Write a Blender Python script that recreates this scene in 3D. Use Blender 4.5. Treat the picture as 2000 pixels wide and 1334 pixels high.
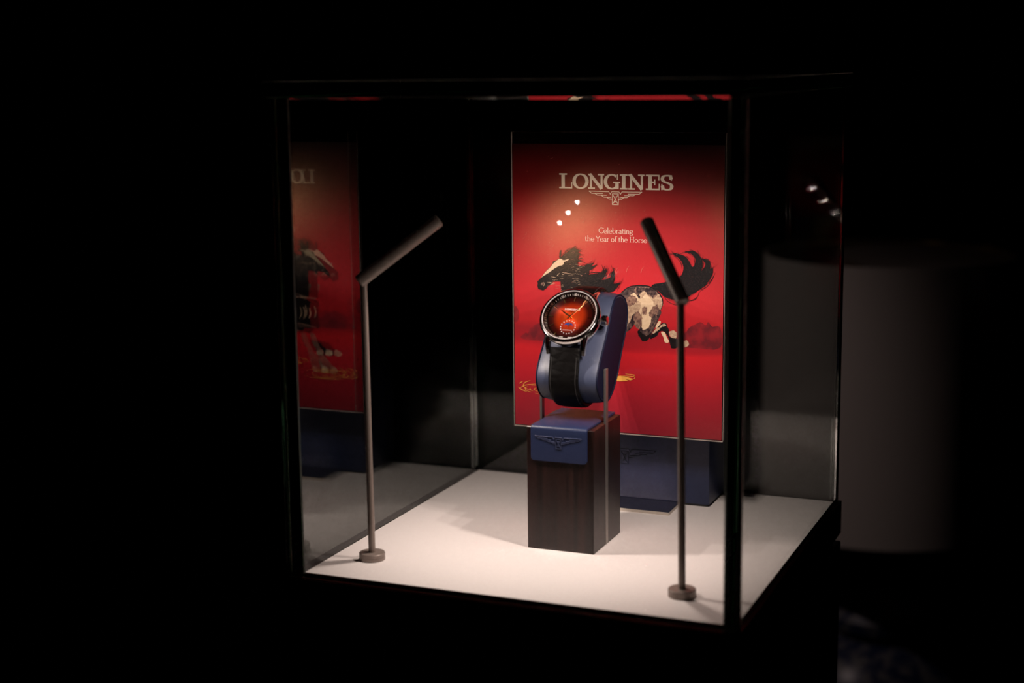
import bpy, bmesh, math, random, json
from mathutils import Vector, Matrix
PI = math.pi
S = bpy.context.scene
for o in list(bpy.data.objects):
    bpy.data.objects.remove(o)
COL = S.collection

# ------------------------------------------------------------------ camera
CAM = Vector((0.51817, -0.85916, 0.32363))
yaw, pitch, roll = -0.39391, -0.17176, -0.01171
fw = Vector((math.sin(yaw) * math.cos(pitch), math.cos(yaw) * math.cos(pitch), math.sin(pitch)))
rt = Vector((math.cos(yaw), -math.sin(yaw), 0))
up = rt.cross(fw)
r2 = rt * math.cos(roll) + up * math.sin(roll)
u2 = -rt * math.sin(roll) + up * math.cos(roll)
cd = bpy.data.cameras.new('camera')
cam = bpy.data.objects.new('camera', cd)
COL.objects.link(cam)
cam.matrix_world = Matrix(((r2.x, u2.x, -fw.x, CAM.x), (r2.y, u2.y, -fw.y, CAM.y), (r2.z, u2.z, -fw.z, CAM.z), (0, 0, 0, 1)))
cd.sensor_width = 36
cd.lens = 3095.67 / 2000 * 36
cd.clip_start = 0.05
cd.clip_end = 30
cd.dof.use_dof = True
cd.dof.focus_distance = 1.125
cd.dof.aperture_fstop = cd.lens / 1000 / 0.0135
S.camera = cam

# ------------------------------------------------------------------ world, exposure
w = bpy.data.worlds.new('dark_room')
S.world = w
w.use_nodes = True
w.node_tree.nodes['Background'].inputs[0].default_value = (0.6, 0.7, 1.0, 1)
w.node_tree.nodes['Background'].inputs[1].default_value = 0.00002
S.view_settings.view_transform = 'Standard'
S.view_settings.look = 'None'
S.view_settings.gamma = 1
S.view_settings.use_curve_mapping = False
S.view_settings.exposure = 0.0
S.cycles.max_bounces = 24
S.cycles.transmission_bounces = 20
S.cycles.transparent_max_bounces = 24
S.cycles.glossy_bounces = 12
S.cycles.diffuse_bounces = 5
S.cycles.sample_clamp_indirect = 30.0
S.cycles.blur_glossy = 0.0
LED_W = 0.55
SPOT_W = 18.0            # the added, unseen fill spot
LED_COL = (1.0, 0.83, 0.745)

# ------------------------------------------------------------------ helpers
def link(o, parent=None):
    COL.objects.link(o)
    if parent is not None:
        o.parent = parent
    return o

def thing(name, label, cat, loc=(0, 0, 0), rot=(0, 0, 0), group=None):
    o = bpy.data.objects.new(name, None)
    o.empty_display_size = 0.01
    link(o)
    o.location = loc
    o.rotation_euler = rot
    o['label'] = label
    o['category'] = cat
    if group:
        o['group'] = group
    return o

def tag(o, label, cat, group=None):
    o['label'] = label
    o['category'] = cat
    if group:
        o['group'] = group
    return o

def obj(name, bm, mats, parent=None, smooth=True, sub=0, angle=35, recalc=True):
    me = bpy.data.meshes.new(name)
    if recalc:
        bmesh.ops.recalc_face_normals(bm, faces=bm.faces)
    if smooth:
        for f in bm.faces:
            f.smooth = True
        for e in bm.edges:
            if len(e.link_faces) == 2 and e.calc_face_angle(0) > math.radians(angle):
                e.smooth = False
    bm.to_mesh(me)
    bm.free()
    if not isinstance(mats, (list, tuple)):
        mats = [mats]
    for m in mats:
        me.materials.append(m)
    o = bpy.data.objects.new(name, me)
    link(o, parent)
    if sub:
        md = o.modifiers.new('sub', 'SUBSURF')
        md.levels = md.render_levels = sub
    return o

def box(bm, a, b, bev=0.0, seg=2, mat=0):
    t = bmesh.new()
    bmesh.ops.create_cube(t, size=1.0)
    for v in t.verts:
        v.co = Vector(((a[0] + b[0]) / 2 + v.co.x * (b[0] - a[0]), (a[1] + b[1]) / 2 + v.co.y * (b[1] - a[1]), (a[2] + b[2]) / 2 + v.co.z * (b[2] - a[2])))
    if bev:
        bmesh.ops.bevel(t, geom=t.edges[:], offset=bev, segments=seg, profile=0.5, affect='EDGES')
    join(bm, t, mat)

def join(bm, t, mat=0, M=None):
    vs = {}
    for v in t.verts:
        vs[v] = bm.verts.new(M @ v.co if M else v.co)
    for f in t.faces:
        try:
            g = bm.faces.new([vs[v] for v in f.verts])
            g.material_index = mat if mat is not None else f.material_index
        except ValueError:
            pass
    t.free()

def lathe(bm, prof, n=64, M=None, mat=0, close=False):
    """prof: list of (r, z)"""
    rings = []
    for r, z in prof:
        if r < 1e-7:
            c = Vector((0, 0, z))
            rings.append([bm.verts.new(M @ c if M else c)])
        else:
            ring = []
            for i in range(n):
                a = 2 * PI * i / n
                c = Vector((r * math.cos(a), r * math.sin(a), z))
                ring.append(bm.verts.new(M @ c if M else c))
            rings.append(ring)
    pairs = list(zip(rings, rings[1:]))
    if close:
        pairs.append((rings[-1], rings[0]))
    for A, B in pairs:
        for i in range(n):
            j = (i + 1) % n
            if len(A) == 1 and len(B) == 1:
                continue
            if len(A) == 1:
                f = bm.faces.new((A[0], B[i], B[j]))
            elif len(B) == 1:
                f = bm.faces.new((A[i], B[0], A[j]))
            else:
                f = bm.faces.new((A[i], B[i], B[j], A[j]))
            f.material_index = mat

def axis_matrix(p, d, ref=Vector((0, 0, 1))):
    z = Vector(d).normalized()
    if abs(z.dot(ref)) > 0.98:
        ref = Vector((1, 0, 0))
    x = ref.cross(z).normalized()
    y = z.cross(x)
    return Matrix(((x.x, y.x, z.x, p[0]), (x.y, y.y, z.y, p[1]), (x.z, y.z, z.z, p[2]), (0, 0, 0, 1)))

def sweep(bm, path, section, ups=None, mat=0, caps=True, closed=False):
    """section: list of (s, n) offsets; frames given by ups (normal vectors) per point; side = tangent x up"""
    rings = []
    N = len(path)
    for i, p in enumerate(path):
        a = path[(i - 1) % N] if (i > 0 or closed) else path[i]
        b = path[(i + 1) % N] if (i < N - 1 or closed) else path[i]
        t = (Vector(b) - Vector(a)).normalized()
        u = Vector(ups[i]).normalized()
        s = t.cross(u).normalized()
        sec = section(i) if callable(section) else section
        rings.append([bm.verts.new(Vector(p) + s * q[0] + u * q[1]) for q in sec])
    pr = list(zip(rings, rings[1:]))
    if closed:
        pr.append((rings[-1], rings[0]))
    for A, B in pr:
        for i in range(len(A)):
            j = (i + 1) % len(A)
            f = bm.faces.new((A[i], A[j], B[j], B[i]))
            f.material_index = mat
    if caps and not closed:
        bm.faces.new(rings[0][::-1]).material_index = mat
        bm.faces.new(rings[-1]).material_index = mat

def smoothclosed(pts, n=8):
    """Catmull-Rom through closed 2-D points"""
    out = []
    N = len(pts)
    for i in range(N):
        p0, p1, p2, p3 = pts[i - 1], pts[i], pts[(i + 1) % N], pts[(i + 2) % N]
        for k in range(n):
            t = k / n
            out.append(tuple(0.5 * ((2 * p1[c]) + (-p0[c] + p2[c]) * t + (2 * p0[c] - 5 * p1[c] + 4 * p2[c] - p3[c]) * t * t + (-p0[c] + 3 * p1[c] - 3 * p2[c] + p3[c]) * t ** 3) for c in (0, 1)))
    return out

# ------------------------------------------------------------------ materials
def mat(name, col, rough=0.5, metal=0.0, **k):
    m = bpy.data.materials.new(name)
    m.use_nodes = True
    b = m.node_tree.nodes['Principled BSDF']
    b.inputs['Base Color'].default_value = (*col, 1)
    b.inputs['Roughness'].default_value = rough
    b.inputs['Metallic'].default_value = metal
    for kk, v in k.items():
        b.inputs[kk.replace('_', ' ')].default_value = v
    return m

def nodes(m):
    nt = m.node_tree
    return nt, nt.nodes, nt.links, nt.nodes['Principled BSDF']

def bump(m, scale, strength, dist=0.0002, detail=3, kind='NOISE', stretch=(1, 1, 1)):
    nt, n, l, b = nodes(m)
    tc = n.new('ShaderNodeTexCoord')
    mp = n.new('ShaderNodeMapping')
    mp.inputs['Scale'].default_value = stretch
    l.new(tc.outputs['Object'], mp.inputs['Vector'])
    if kind == 'NOISE':
        t = n.new('ShaderNodeTexNoise')
        t.inputs['Detail'].default_value = detail
        out = t.outputs['Fac']
    else:
        t = n.new('ShaderNodeTexVoronoi')
        t.feature = 'DISTANCE_TO_EDGE'
        out = t.outputs['Distance']
    t.inputs['Scale'].default_value = scale
    l.new(mp.outputs['Vector'], t.inputs['Vector'])
    bp = n.new('ShaderNodeBump')
    bp.inputs['Strength'].default_value = strength
    bp.inputs['Distance'].default_value = dist
    l.new(out, bp.inputs['Height'])
    l.new(bp.outputs['Normal'], b.inputs['Normal'])
    return m, t, bp

def noisecol(m, c1, c2, scale, stretch=(1, 1, 1), lo=0.35, hi=0.65, detail=4):
    nt, n, l, b = nodes(m)
    tc = n.new('ShaderNodeTexCoord')
    mp = n.new('ShaderNodeMapping')
    mp.inputs['Scale'].default_value = stretch
    t = n.new('ShaderNodeTexNoise')
    t.inputs['Scale'].default_value = scale
    t.inputs['Detail'].default_value = detail
    r = n.new('ShaderNodeValToRGB')
    r.color_ramp.elements[0].position = lo
    r.color_ramp.elements[1].position = hi
    r.color_ramp.elements[0].color = (*c1, 1)
    r.color_ramp.elements[1].color = (*c2, 1)
    l.new(tc.outputs['Object'], mp.inputs['Vector'])
    l.new(mp.outputs['Vector'], t.inputs['Vector'])
    l.new(t.outputs['Fac'], r.inputs['Fac'])
    l.new(r.outputs['Color'], b.inputs['Base Color'])
    return m

def glass_mat(name, absorb=(7.0, 3.6, 5.5)):
    m = bpy.data.materials.new(name)
    m.use_nodes = True
    nt = m.node_tree
    n, l = nt.nodes, nt.links
    n.clear()
    g = n.new('ShaderNodeBsdfGlass')
    g.inputs['IOR'].default_value = 1.5
    g.inputs['Roughness'].default_value = 0.0
    g.inputs['Color'].default_value = (1, 1, 1, 1)
    o = n.new('ShaderNodeOutputMaterial')
    l.new(g.outputs[0], o.inputs['Surface'])
    mx = max(absorb)
    v = n.new('ShaderNodeVolumeAbsorption')
    v.inputs['Color'].default_value = (1 - absorb[0] / mx, 1 - absorb[1] / mx, 1 - absorb[2] / mx, 1)
    v.inputs['Density'].default_value = mx
    l.new(v.outputs[0], o.inputs['Volume'])
    return m

M_glass = glass_mat('clear_glass')
M_arris = bpy.data.materials.new('ground_glass_edge')      # the finely ground, frosted chamfer of each pane
M_arris.use_nodes = True
_t = M_arris.node_tree; _t.nodes.clear()
_a = _t.nodes.new('ShaderNodeBsdfTranslucent'); _a.inputs[0].default_value = (0.85, 0.85, 0.78, 1)
_b = _t.nodes.new('ShaderNodeBsdfDiffuse'); _b.inputs[0].default_value = (0.25, 0.27, 0.25, 1)
_m = _t.nodes.new('ShaderNodeMixShader'); _m.inputs[0].default_value = 0.35
_o = _t.nodes.new('ShaderNodeOutputMaterial')
_t.links.new(_a.outputs[0], _m.inputs[1]); _t.links.new(_b.outputs[0], _m.inputs[2]); _t.links.new(_m.outputs[0], _o.inputs['Surface'])
M_floorwhite = mat('warm_white_board', (0.83, 0.765, 0.75), 0.55)
bump(M_floorwhite, 900, 0.15, 0.0001)
M_black = mat('black_lacquer', (0.006, 0.006, 0.006), 0.35)
M_room = mat('dark_room_paint', (0.03, 0.03, 0.032), 0.9)
M_lampgrey = mat('dark_bronze_grey_paint', (0.27, 0.215, 0.19), 0.42, 0.3)
bump(M_lampgrey, 2500, 0.2, 0.00005)
M_steel = mat('polished_steel', (0.72, 0.69, 0.67), 0.07, 1.0)
M_steelb = mat('brushed_steel', (0.30, 0.275, 0.26), 0.38, 0.85)
bump(M_steelb, 900, 0.15, 0.00005, stretch=(1, 1, 0.02))
M_wood = mat('dark_wenge_wood', (0.03, 0.012, 0.009), 0.32)
noisecol(M_wood, (0.007, 0.0025, 0.0022), (0.028, 0.010, 0.008), 260, (1, 1, 0.03), 0.35, 0.7)
M_leather = mat('navy_leather', (0.013, 0.021, 0.062), 0.42, Specular_IOR_Level=0.45)
bump(M_leather, 900, 0.35, 0.0002, 2, 'VORONOI')
M_pillow = mat('navy_smooth_leather', (0.030, 0.037, 0.068), 0.45, Specular_IOR_Level=0.38)
bump(M_pillow, 1100, 0.18, 0.0002, 3)
M_piping = mat('navy_leather_edge', (0.004, 0.005, 0.017), 0.6, Specular_IOR_Level=0.1)
M_strap = mat('black_alligator_leather', (0.003, 0.0026, 0.0026), 0.42, Specular_IOR_Level=0.06)
M_thread = mat('black_thread', (0.02, 0.018, 0.018), 0.6)
M_led = bpy.data.materials.new('led_lens')
M_led.use_nodes = True
_n = M_led.node_tree.nodes['Principled BSDF']
_n.inputs['Base Color'].default_value = (0.9, 0.85, 0.8, 1)
_n.inputs['Emission Color'].default_value = (*LED_COL, 1)
_n.inputs['Emission Strength'].default_value = 250.0
# ------------------------------------------------------------------ glyph strokes
def arc(cx, cy, rx, ry, a0, a1, n=20):
    return [(cx + rx * math.cos(math.radians(a0 + (a1 - a0) * i / n)), cy + ry * math.sin(math.radians(a0 + (a1 - a0) * i / n))) for i in range(n + 1)]

def crv(pts, n=8):
    out = []
    N = len(pts)
    for i in range(N - 1):
        p0, p1, p2, p3 = pts[max(i - 1, 0)], pts[i], pts[i + 1], pts[min(i + 2, N - 1)]
        for k in range(n):
            t = k / n
            out.append(tuple(0.5 * ((2 * p1[c]) + (-p0[c] + p2[c]) * t + (2 * p0[c] - 5 * p1[c] + 4 * p2[c] - p3[c]) * t * t + (-p0[c] + 3 * p1[c] - 3 * p2[c] + p3[c]) * t ** 3) for c in (0, 1)))
    out.append(tuple(pts[-1]))
    return out

def stroke(bm, pts, tv, th, P, mat=0, taper=None):
    """pen stroke; tv = thickness of vertical strokes, th = of horizontal ones; P maps (u, v) to 3-D"""
    L, R = [], []
    N = len(pts)
    if hasattr(P, 'next'):
        P.next()
    for i, p in enumerate(pts):
        a, b = pts[max(i - 1, 0)], pts[min(i + 1, N - 1)]
        dx, dy = b[0] - a[0], b[1] - a[1]
        d = math.hypot(dx, dy) or 1
        dx, dy = dx / d, dy / d
        w = math.hypot(tv * dy, th * dx) / 2
        if taper:
            w *= taper(i / (N - 1))
        L.append((p[0] - dy * w, p[1] + dx * w))
        R.append((p[0] + dy * w, p[1] - dx * w))
    vl = [bm.verts.new(P(*q)) for q in L]
    vr = [bm.verts.new(P(*q)) for q in R]
    for i in range(N - 1):
        f = bm.faces.new((vl[i], vr[i], vr[i + 1], vl[i + 1]))
        f.material_index = mat

SLAB = {
    'L': (1.0, [[(.30, 0), (.30, 1)], [(0, .965), (.60, .965)], [(0, .04), (1, .04)]], [[(.955, .02), (.955, .42)]]),
    'O': (1.1, [arc(.5, .5, .41, .47, 0, 360, 48)], []),
    'N': (1.1, [[(.17, 0), (.17, 1)], [(.84, 0), (.84, 1)], [(.10, 1), (.84, .0)], [(0, .965), (.2, .965)], [(0, .04), (.42, .04)], [(.60, .965), (1, .965)]], []),
    'G': (1.1, [arc(.48, .5, .40, .47, 48, 325, 36), [(.80, .02), (.80, .46)], [(.56, .455), (1, .455)]], [[(.83, 1), (.83, .62)]]),
    'I': (.55, [[(.5, 0), (.5, 1)], [(0, .965), (1, .965)], [(0, .04), (1, .04)]], []),
    'E': (1.0, [[(.30, 0), (.30, 1)], [(0, .965), (.97, .965)], [(0, .04), (1, .04)], [(.3, .51), (.66, .51)]], [[(.93, 1), (.93, .64)], [(.96, 0), (.96, .42)], [(.64, .32), (.64, .70)]]),
    'S': (.9, [crv([(.84, .72), (.74, .93), (.48, .965), (.22, .91), (.13, .73), (.25, .58), (.55, .48), (.80, .38), (.88, .22), (.76, .07), (.48, .035), (.22, .10), (.12, .30)], 6)], [[(.85, 1), (.85, .64)], [(.09, 0), (.09, .40)]]),
}
def slab(bm, ch, x0, x1, z0, z1, P, mat=0, tv=.22, th=.085):
    W, H = x1 - x0, z1 - z0
    _, A, T = SLAB[ch]
    for k, s in enumerate(A):
        q = [(x0 + a * W, z0 + b * H) for a, b in s]
        if ch == 'N':
            t = tv * (.62 if k in (0, 1) else 1.05)
        else:
            t = tv
        stroke(bm, q, t * H, th * H, P, mat)
    for s in T:
        stroke(bm, [(x0 + a * W, z0 + b * H) for a, b in s], .085 * H, th * H, P, mat)

# light roman letters, x-height .62, cap 1
LOW = {
    'C': (.86, [arc(.50, .5, .42, .48, 42, 318, 24), [(.82, .80), (.82, .97)]]),
    'e': (.56, [arc(.29, .30, .25, .31, 0, 318, 22), [(.04, .33), (.54, .33)]]),
    'l': (.28, [[(.14, 0), (.14, 1.02)], [(.04, .015), (.24, .015)], [(.05, 1.0), (.14, 1.02)]]),
    'b': (.62, [[(.13, 0), (.13, 1.02)], arc(.33, .30, .24, .30, 130, -150, 20), [(.04, 1.0), (.13, 1.02)]]),
    'r': (.44, [[(.14, 0), (.14, .61)], crv([(.15, .42), (.22, .56), (.40, .60)], 5), [(.04, .015), (.25, .015)]]),
    'a': (.54, [crv([(.08, .50), (.18, .60), (.34, .60), (.42, .46), (.42, .02), (.52, .02)], 5), crv([(.42, .36), (.18, .30), (.07, .16), (.16, .02), (.32, .05), (.42, .16)], 5)]),
    't': (.38, [crv([(.16, .82), (.16, .5), (.16, .12), (.24, .01), (.37, .05)], 5), [(.03, .58), (.36, .58)]]),
    'i': (.28, [[(.14, 0), (.14, .61)], [(.04, .015), (.24, .015)], [(.04, .59), (.14, .60)], [(.14, .80), (.14, .90)]]),
    'n': (.62, [[(.13, 0), (.13, .61)], crv([(.13, .42), (.26, .60), (.42, .58), (.48, .42), (.48, .0)], 5), [(.04, .015), (.23, .015)], [(.38, .015), (.58, .015)]]),
    'g': (.56, [arc(.26, .40, .20, .20, 0, 360, 18), crv([(.14, .22), (.10, .12), (.22, .07), (.44, .03), (.46, -.14), (.28, -.26), (.08, -.20), (.06, -.08), (.2, .05)], 5), [(.40, .56), (.54, .60)]]),
    'h': (.62, [[(.13, 0), (.13, 1.02)], crv([(.13, .42), (.26, .60), (.42, .58), (.48, .42), (.48, .0)], 5), [(.04, .015), (.23, .015)], [(.38, .015), (.58, .015)], [(.04, 1.0), (.13, 1.02)]]),
    'Y': (.72, [[(.06, .99), (.36, .48)], [(.66, .99), (.36, .48)], [(.36, .5), (.36, 0)], [(.0, .985), (.16, .985)], [(.56, .985), (.72, .985)], [(.26, .015), (.46, .015)]]),
    'o': (.60, [arc(.30, .30, .24, .30, 0, 360, 22)]),
    'f': (.36, [crv([(.42, .93), (.30, 1.02), (.18, .94), (.16, .75), (.16, .0)], 5), [(.03, .58), (.34, .58)], [(.06, .015), (.28, .015)]]),
    'H': (.86, [[(.17, 0), (.17, .99)], [(.69, 0), (.69, .99)], [(.17, .51), (.69, .51)], [(.06, .985), (.28, .985)], [(.06, .015), (.28, .015)], [(.58, .985), (.80, .985)], [(.58, .015), (.80, .015)]]),
    's': (.44, [crv([(.36, .50), (.26, .60), (.12, .56), (.10, .44), (.22, .34), (.36, .24), (.36, .08), (.22, .0), (.06, .08)], 5)]),
    ' ': (.26, []),
}
def lowtext(bm, txt, x0, x1, z0, cap, P, mat=0, tv=.105, th=.05):
    tot = sum(LOW[c][0] for c in txt)
    k = (x1 - x0) / (tot * cap)
    x = x0
    for c in txt:
        W, A = LOW[c]
        for s in A:
            stroke(bm, [(x + a * cap * k, z0 + b * cap) for a, b in s], tv * cap, th * cap, P, mat)
        x += W * cap * k

# winged hourglass, drawn about (0,0) in units where the half span is 1
LG = 1 / 422.0
def logo_paths():
    out = []
    wing = [[(893, 387), (868, 350), (560, 347), (602, 379), (775, 380)],
            [(655, 380), (688, 403), (832, 405)],
            [(755, 407), (790, 431), (880, 433)],
            [(842, 433), (870, 457), (920, 458)],
            [(875, 435), (905, 437)]]
    for p in wing:
        out.append([((a - 972) * LG, (445 - b) * LG) for a, b in p])
        out.append([((972 - a) * LG, (445 - b) * LG) for a, b in p])
    mid = [[(893, 387), (915, 350), (1029, 350), (1051, 387)],
           [(925, 380), (1020, 380), (1020, 540), (925, 540), (925, 380), (1020, 540)],
           [(1020, 380), (925, 540)], [(957, 424), (987, 424)], [(948, 500), (997, 500)], [(955, 510), (972, 488), (989, 510)]]
    for p in mid:
        out.append([((a - 972) * LG, (445 - b) * LG) for a, b in p])
    return out

def seg_strokes(bm, paths, w, P, mat=0):
    for p in paths:
        for a, b in zip(p, p[1:]):
            d = math.hypot(b[0] - a[0], b[1] - a[1]) or 1
            ex, ey = (b[0] - a[0]) / d * w * .35, (b[1] - a[1]) / d * w * .35
            stroke(bm, [(a[0] - ex, a[1] - ey), (b[0] + ex, b[1] + ey)], w, w, P, mat)

# ------------------------------------------------------------------ the room
def struct(name, bm, m):
    o = obj(name, bm, m, smooth=False)
    o['kind'] = 'structure'
    return o
FZ = -0.95
b = bmesh.new(); box(b, (-3.0, -2.2, FZ - 0.05), (3.0, 3.6, FZ)); struct('floor', b, M_room)
b = bmesh.new(); box(b, (-3.0, 3.6, FZ - 0.05), (3.0, 3.7, 1.7)); struct('wall_back', b, M_room)
b = bmesh.new(); box(b, (-3.1, -2.2, FZ - 0.05), (-3.0, 3.7, 1.7)); struct('wall_left', b, M_room)
b = bmesh.new(); box(b, (3.0, -2.2, FZ - 0.05), (3.1, 3.7, 1.7)); struct('wall_right', b, M_room)
b = bmesh.new(); box(b, (-3.0, -2.2, 1.7), (3.0, 3.7, 1.75)); struct('ceiling', b, M_room)

# ------------------------------------------------------------------ pedestal and glass case
D, H, T = 0.3033, 0.306, 0.010
ped = thing('display_pedestal', 'tall black pedestal with a chamfered top slab, under the glass case', 'pedestal', (0.15, D / 2, FZ))
def rel(o, root):
    o.location = -Vector(root.location)
    return o
b = bmesh.new()
e = 0.0022
pr = [(e, -0.0105), (e, -0.0300), (-0.004, -0.0375), (-0.02, -0.0375), (-0.02, -0.0105)]
n0 = []
for off, z in ((e, -0.0022), (e, -0.0270), (-0.0035, -0.0335)):
    n0.append([b.verts.new((x, y, z)) for x, y in ((-off, -off), (0.3 + off, -off), (0.3 + off, D + off), (-off, D + off))])
for A, B in zip(n0, n0[1:]):
    for i in range(4):
        b.faces.new((A[i], A[(i + 1) % 4], B[(i + 1) % 4], B[i]))
b.faces.new(n0[0]); b.faces.new(n0[-1][::-1])
rel(obj('top_slab', b, M_black, ped, smooth=False), ped)
b = bmesh.new(); box(b, (-e, -e, FZ), (0.3 + e, D + e, -0.0335), 0.0008, 1)
rel(obj('cabinet', b, M_black, ped, smooth=False), ped)

case = thing('glass_display_case', 'square clear glass display case with thick panes and a white floor board', 'display case', (0.15, D / 2, 0.0))
g = 0.0002
panes = [((0, 0, -0.002), (0.3, T, H)), ((0, T + g, -0.002), (T, D - T - g, H)), ((0.3 - T, T + g, -0.002), (0.3, D - T - g, H)), ((0, D - T, -0.002), (0.3, D, H))]
def grind(bm, lid=False):
    bm.normal_update()
    for f in bm.faces:
        if max(abs(f.normal.x), abs(f.normal.y), abs(f.normal.z)) < 0.98 and (lid or abs(f.normal.z) < 0.1 or f.calc_center_median().z < 0.1):
            f.material_index = 1
for a, c in panes:
    b = bmesh.new(); box(b, a, c, 0.0008, 1); grind(b)
    rel(obj('glass_pane', b, [M_glass, M_arris], case, smooth=False), case)
b = bmesh.new(); box(b, (-0.004, -0.003, H + g), (0.303, D + 0.003, H + 0.0105), 0.0006, 1); grind(b, True)
rel(obj('glass_lid', b, [M_glass, M_arris], case, smooth=False), case)
b = bmesh.new(); box(b, (T + 0.0003, T + 0.0003, -0.002), (0.3 - T - 0.0003, D - T - 0.0003, 0.0), 0.0, 1)
rel(obj('floor_board', b, M_floorwhite, case, smooth=False), case)

# ------------------------------------------------------------------ the two display lamps
def lamp(base, joint, tip, aim, label):
    t = thing('display_lamp', label, 'lamp', (base[0], base[1], 0), group='slim display lamps in the glass case')
    o = Vector((base[0], base[1], 0))
    b = bmesh.new()
    lathe(b, [(0, 0), (0.0084, 0), (0.0087, 0.0003), (0.0087, 0.0022), (0.00855, 0.0023), (0.0087, 0.0024), (0.0087, 0.0045), (0.0083, 0.005), (0, 0.005)], 48)
    obj('base', b, M_lampgrey, t)
    J = Vector(joint) - o
    U = (Vector(tip) - Vector(joint)).normalized()
    L = (Vector(tip) - Vector(joint)).length
    b = bmesh.new()
    M = axis_matrix((0, 0, 0), J)
    lathe(b, [(0, 0.004), (0.0023, 0.004), (0.0023, J.length - 0.002), (0, J.length - 0.002)], 24, M)
    obj('pole', b, M_lampgrey, t)
    # housing tube: solid round bar with a shallow lens groove on its lower side
    b = bmesh.new()
    M = axis_matrix(J, U)
    R = 0.0044
    lathe(b, [(0, -0.0040), (R - 0.0006, -0.0040), (R, -0.0034), (R, L - 0.0006), (R - 0.0006, L), (0, L)], 48, M)
    hd = obj('lamp_head', b, M_lampgrey, t)
    nrm = Vector(aim) - (Vector(joint) + U * L * .5)
    nrm = (nrm - U * nrm.dot(U)).normalized()
    side = U.cross(nrm)
    for fr in (0.27, 0.53, 0.80):
        c = J + U * L * fr + nrm * R
        b = bmesh.new()
        lathe(b, [(0.0017, -0.0008), (0.0019, -0.0001), (0.0017, 0.0001), (0.0015, -0.0006)], 24, axis_matrix(c, nrm), close=True)
        obj('lens_ring', b, M_black, hd)
        b = bmesh.new()
        lathe(b, [(0, 0.0001), (0.0014, 0.0), (0.0015, -0.0006), (0, -0.0007)], 24, axis_matrix(c, nrm))
        obj('lens', b, M_led, hd)
        ld = bpy.data.lights.new('lamp_spot', 'SPOT')
        ld.energy = LED_W
        ld.color = LED_COL
        ld.spot_size = math.radians(SPOT_DEG)
        ld.spot_blend = SPOT_BLEND
        ld.shadow_soft_size = 0.0009
        lo = bpy.data.objects.new('lamp_spot', ld)
        link(lo, t)
        lo.matrix_local = axis_matrix(c + nrm * 0.0011, -nrm)
    return t
SPOT_DEG, SPOT_BLEND = 150, 1.0
lamp((0.0387, 0.0504), (0.0378, 0.0504, 0.1893), (0.0785, 0.0810, 0.2254), (0.155, 0.16, 0.075), 'slim grey display lamp at the left side of the case, its tube leaning right')
lamp((0.2534, 0.0505), (0.2513, 0.0505, 0.1862), (0.2200, 0.0810, 0.2284), (0.145, 0.16, 0.075), 'slim dark display lamp standing in front of the poster, its tube leaning left')
# ------------------------------------------------------------------ watch stand: wooden block
st = thing('watch_stand', 'dark wooden block stand with a navy leather flap and two steel uprights', 'stand', (0.1506, 0.138, 0))
bx0, bx1, by0, by1, bz = 0.1267, 0.1744, 0.1105, 0.1658, 0.0849
b = bmesh.new()
bay0, bay1 = 0.1350, 0.1398
# right side has a slot for the steel inlay: three boxes
box(b, (bx0 + 0.0008, by0, 0), (bx1 - 0.0012, by1, bz), 0.0003, 1)
box(b, (bx1 - 0.0016, by0, 0), (bx1, bay0 - 0.0002, bz), 0.0003, 1)
box(b, (bx1 - 0.0016, bay1 + 0.0002, 0), (bx1, by1, bz), 0.0003, 1)
box(b, (bx0, by0, 0), (bx0 + 0.0014, bay0 - 0.0002, bz), 0.0003, 1)
box(b, (bx0, bay1 + 0.0002, 0), (bx0 + 0.0014, by1, bz), 0.0003, 1)
rel(obj('wooden_block', b, M_wood, st, smooth=False), st)
# leather flap: sweep of a flat strip over the top and down the front
b = bmesh.new()
cx0, cx1, th = 0.1299, 0.1702, 0.0012
prof = [(by1 + 0.0012, bz + 0.0002)]
for i in range(9):
    prof.append((by1 + 0.0012 - i * (by1 + 0.0012 - by0 - 0.001) / 8, bz + 0.0001))
for i in range(1, 7):
    a = PI / 2 * i / 6
    prof.append((by0 + 0.001 - 0.0013 * math.sin(a), bz - 0.0012 + 0.0013 * math.cos(a)))
for i in range(1, 9):
    prof.append((by0 - 0.0003, bz - 0.0012 - i * 0.0195 / 8))
# end corner rounding
def rowx(i, n):
    return (cx0, cx1)
rc = 0.0022
zend = bz - 0.0012 - 0.0215
for i in range(1, 7):
    a = PI / 2 * i / 6
    prof.append((by0 - 0.0003, zend + rc - rc * math.sin(a) if i else zend))
rows_o, rows_i = [], []
NP = len(prof)
for i, (y, z) in enumerate(prof):
    inset = 0.0
    if i >= NP - 6:
        a = PI / 2 * (i - (NP - 7)) / 6
        inset = rc * (1 - math.cos(a))
    a0, a1 = prof[max(i - 1, 0)], prof[min(i + 1, NP - 1)]
    ty, tz = a1[0] - a0[0], a1[1] - a0[1]
    d = math.hypot(ty, tz)
    ny, nz = tz / d, -ty / d      # outward (up on top, forward on front)
    rowO, rowI = [], []
    xs = [cx0 + inset, cx0 + inset + 0.0004] + [cx0 + inset + 0.0004 + (cx1 - cx0 - 2 * inset - 0.0008) * k / 6 for k in range(1, 6)] + [cx1 - inset - 0.0004, cx1 - inset]
    for k, x in enumerate(xs):
        h = th if 0 < k < len(xs) - 1 else th * 0.55
        rowO.append(b.verts.new((x, y + ny * h, z + nz * h)))
        rowI.append(b.verts.new((x, y + ny * 0.00005, z + nz * 0.00005)))
    rows_o.append(rowO); rows_i.append(rowI)
for A, B in list(zip(rows_o, rows_o[1:])):
    for k in range(len(A) - 1):
        b.faces.new((A[k], A[k + 1], B[k + 1], B[k]))
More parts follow.
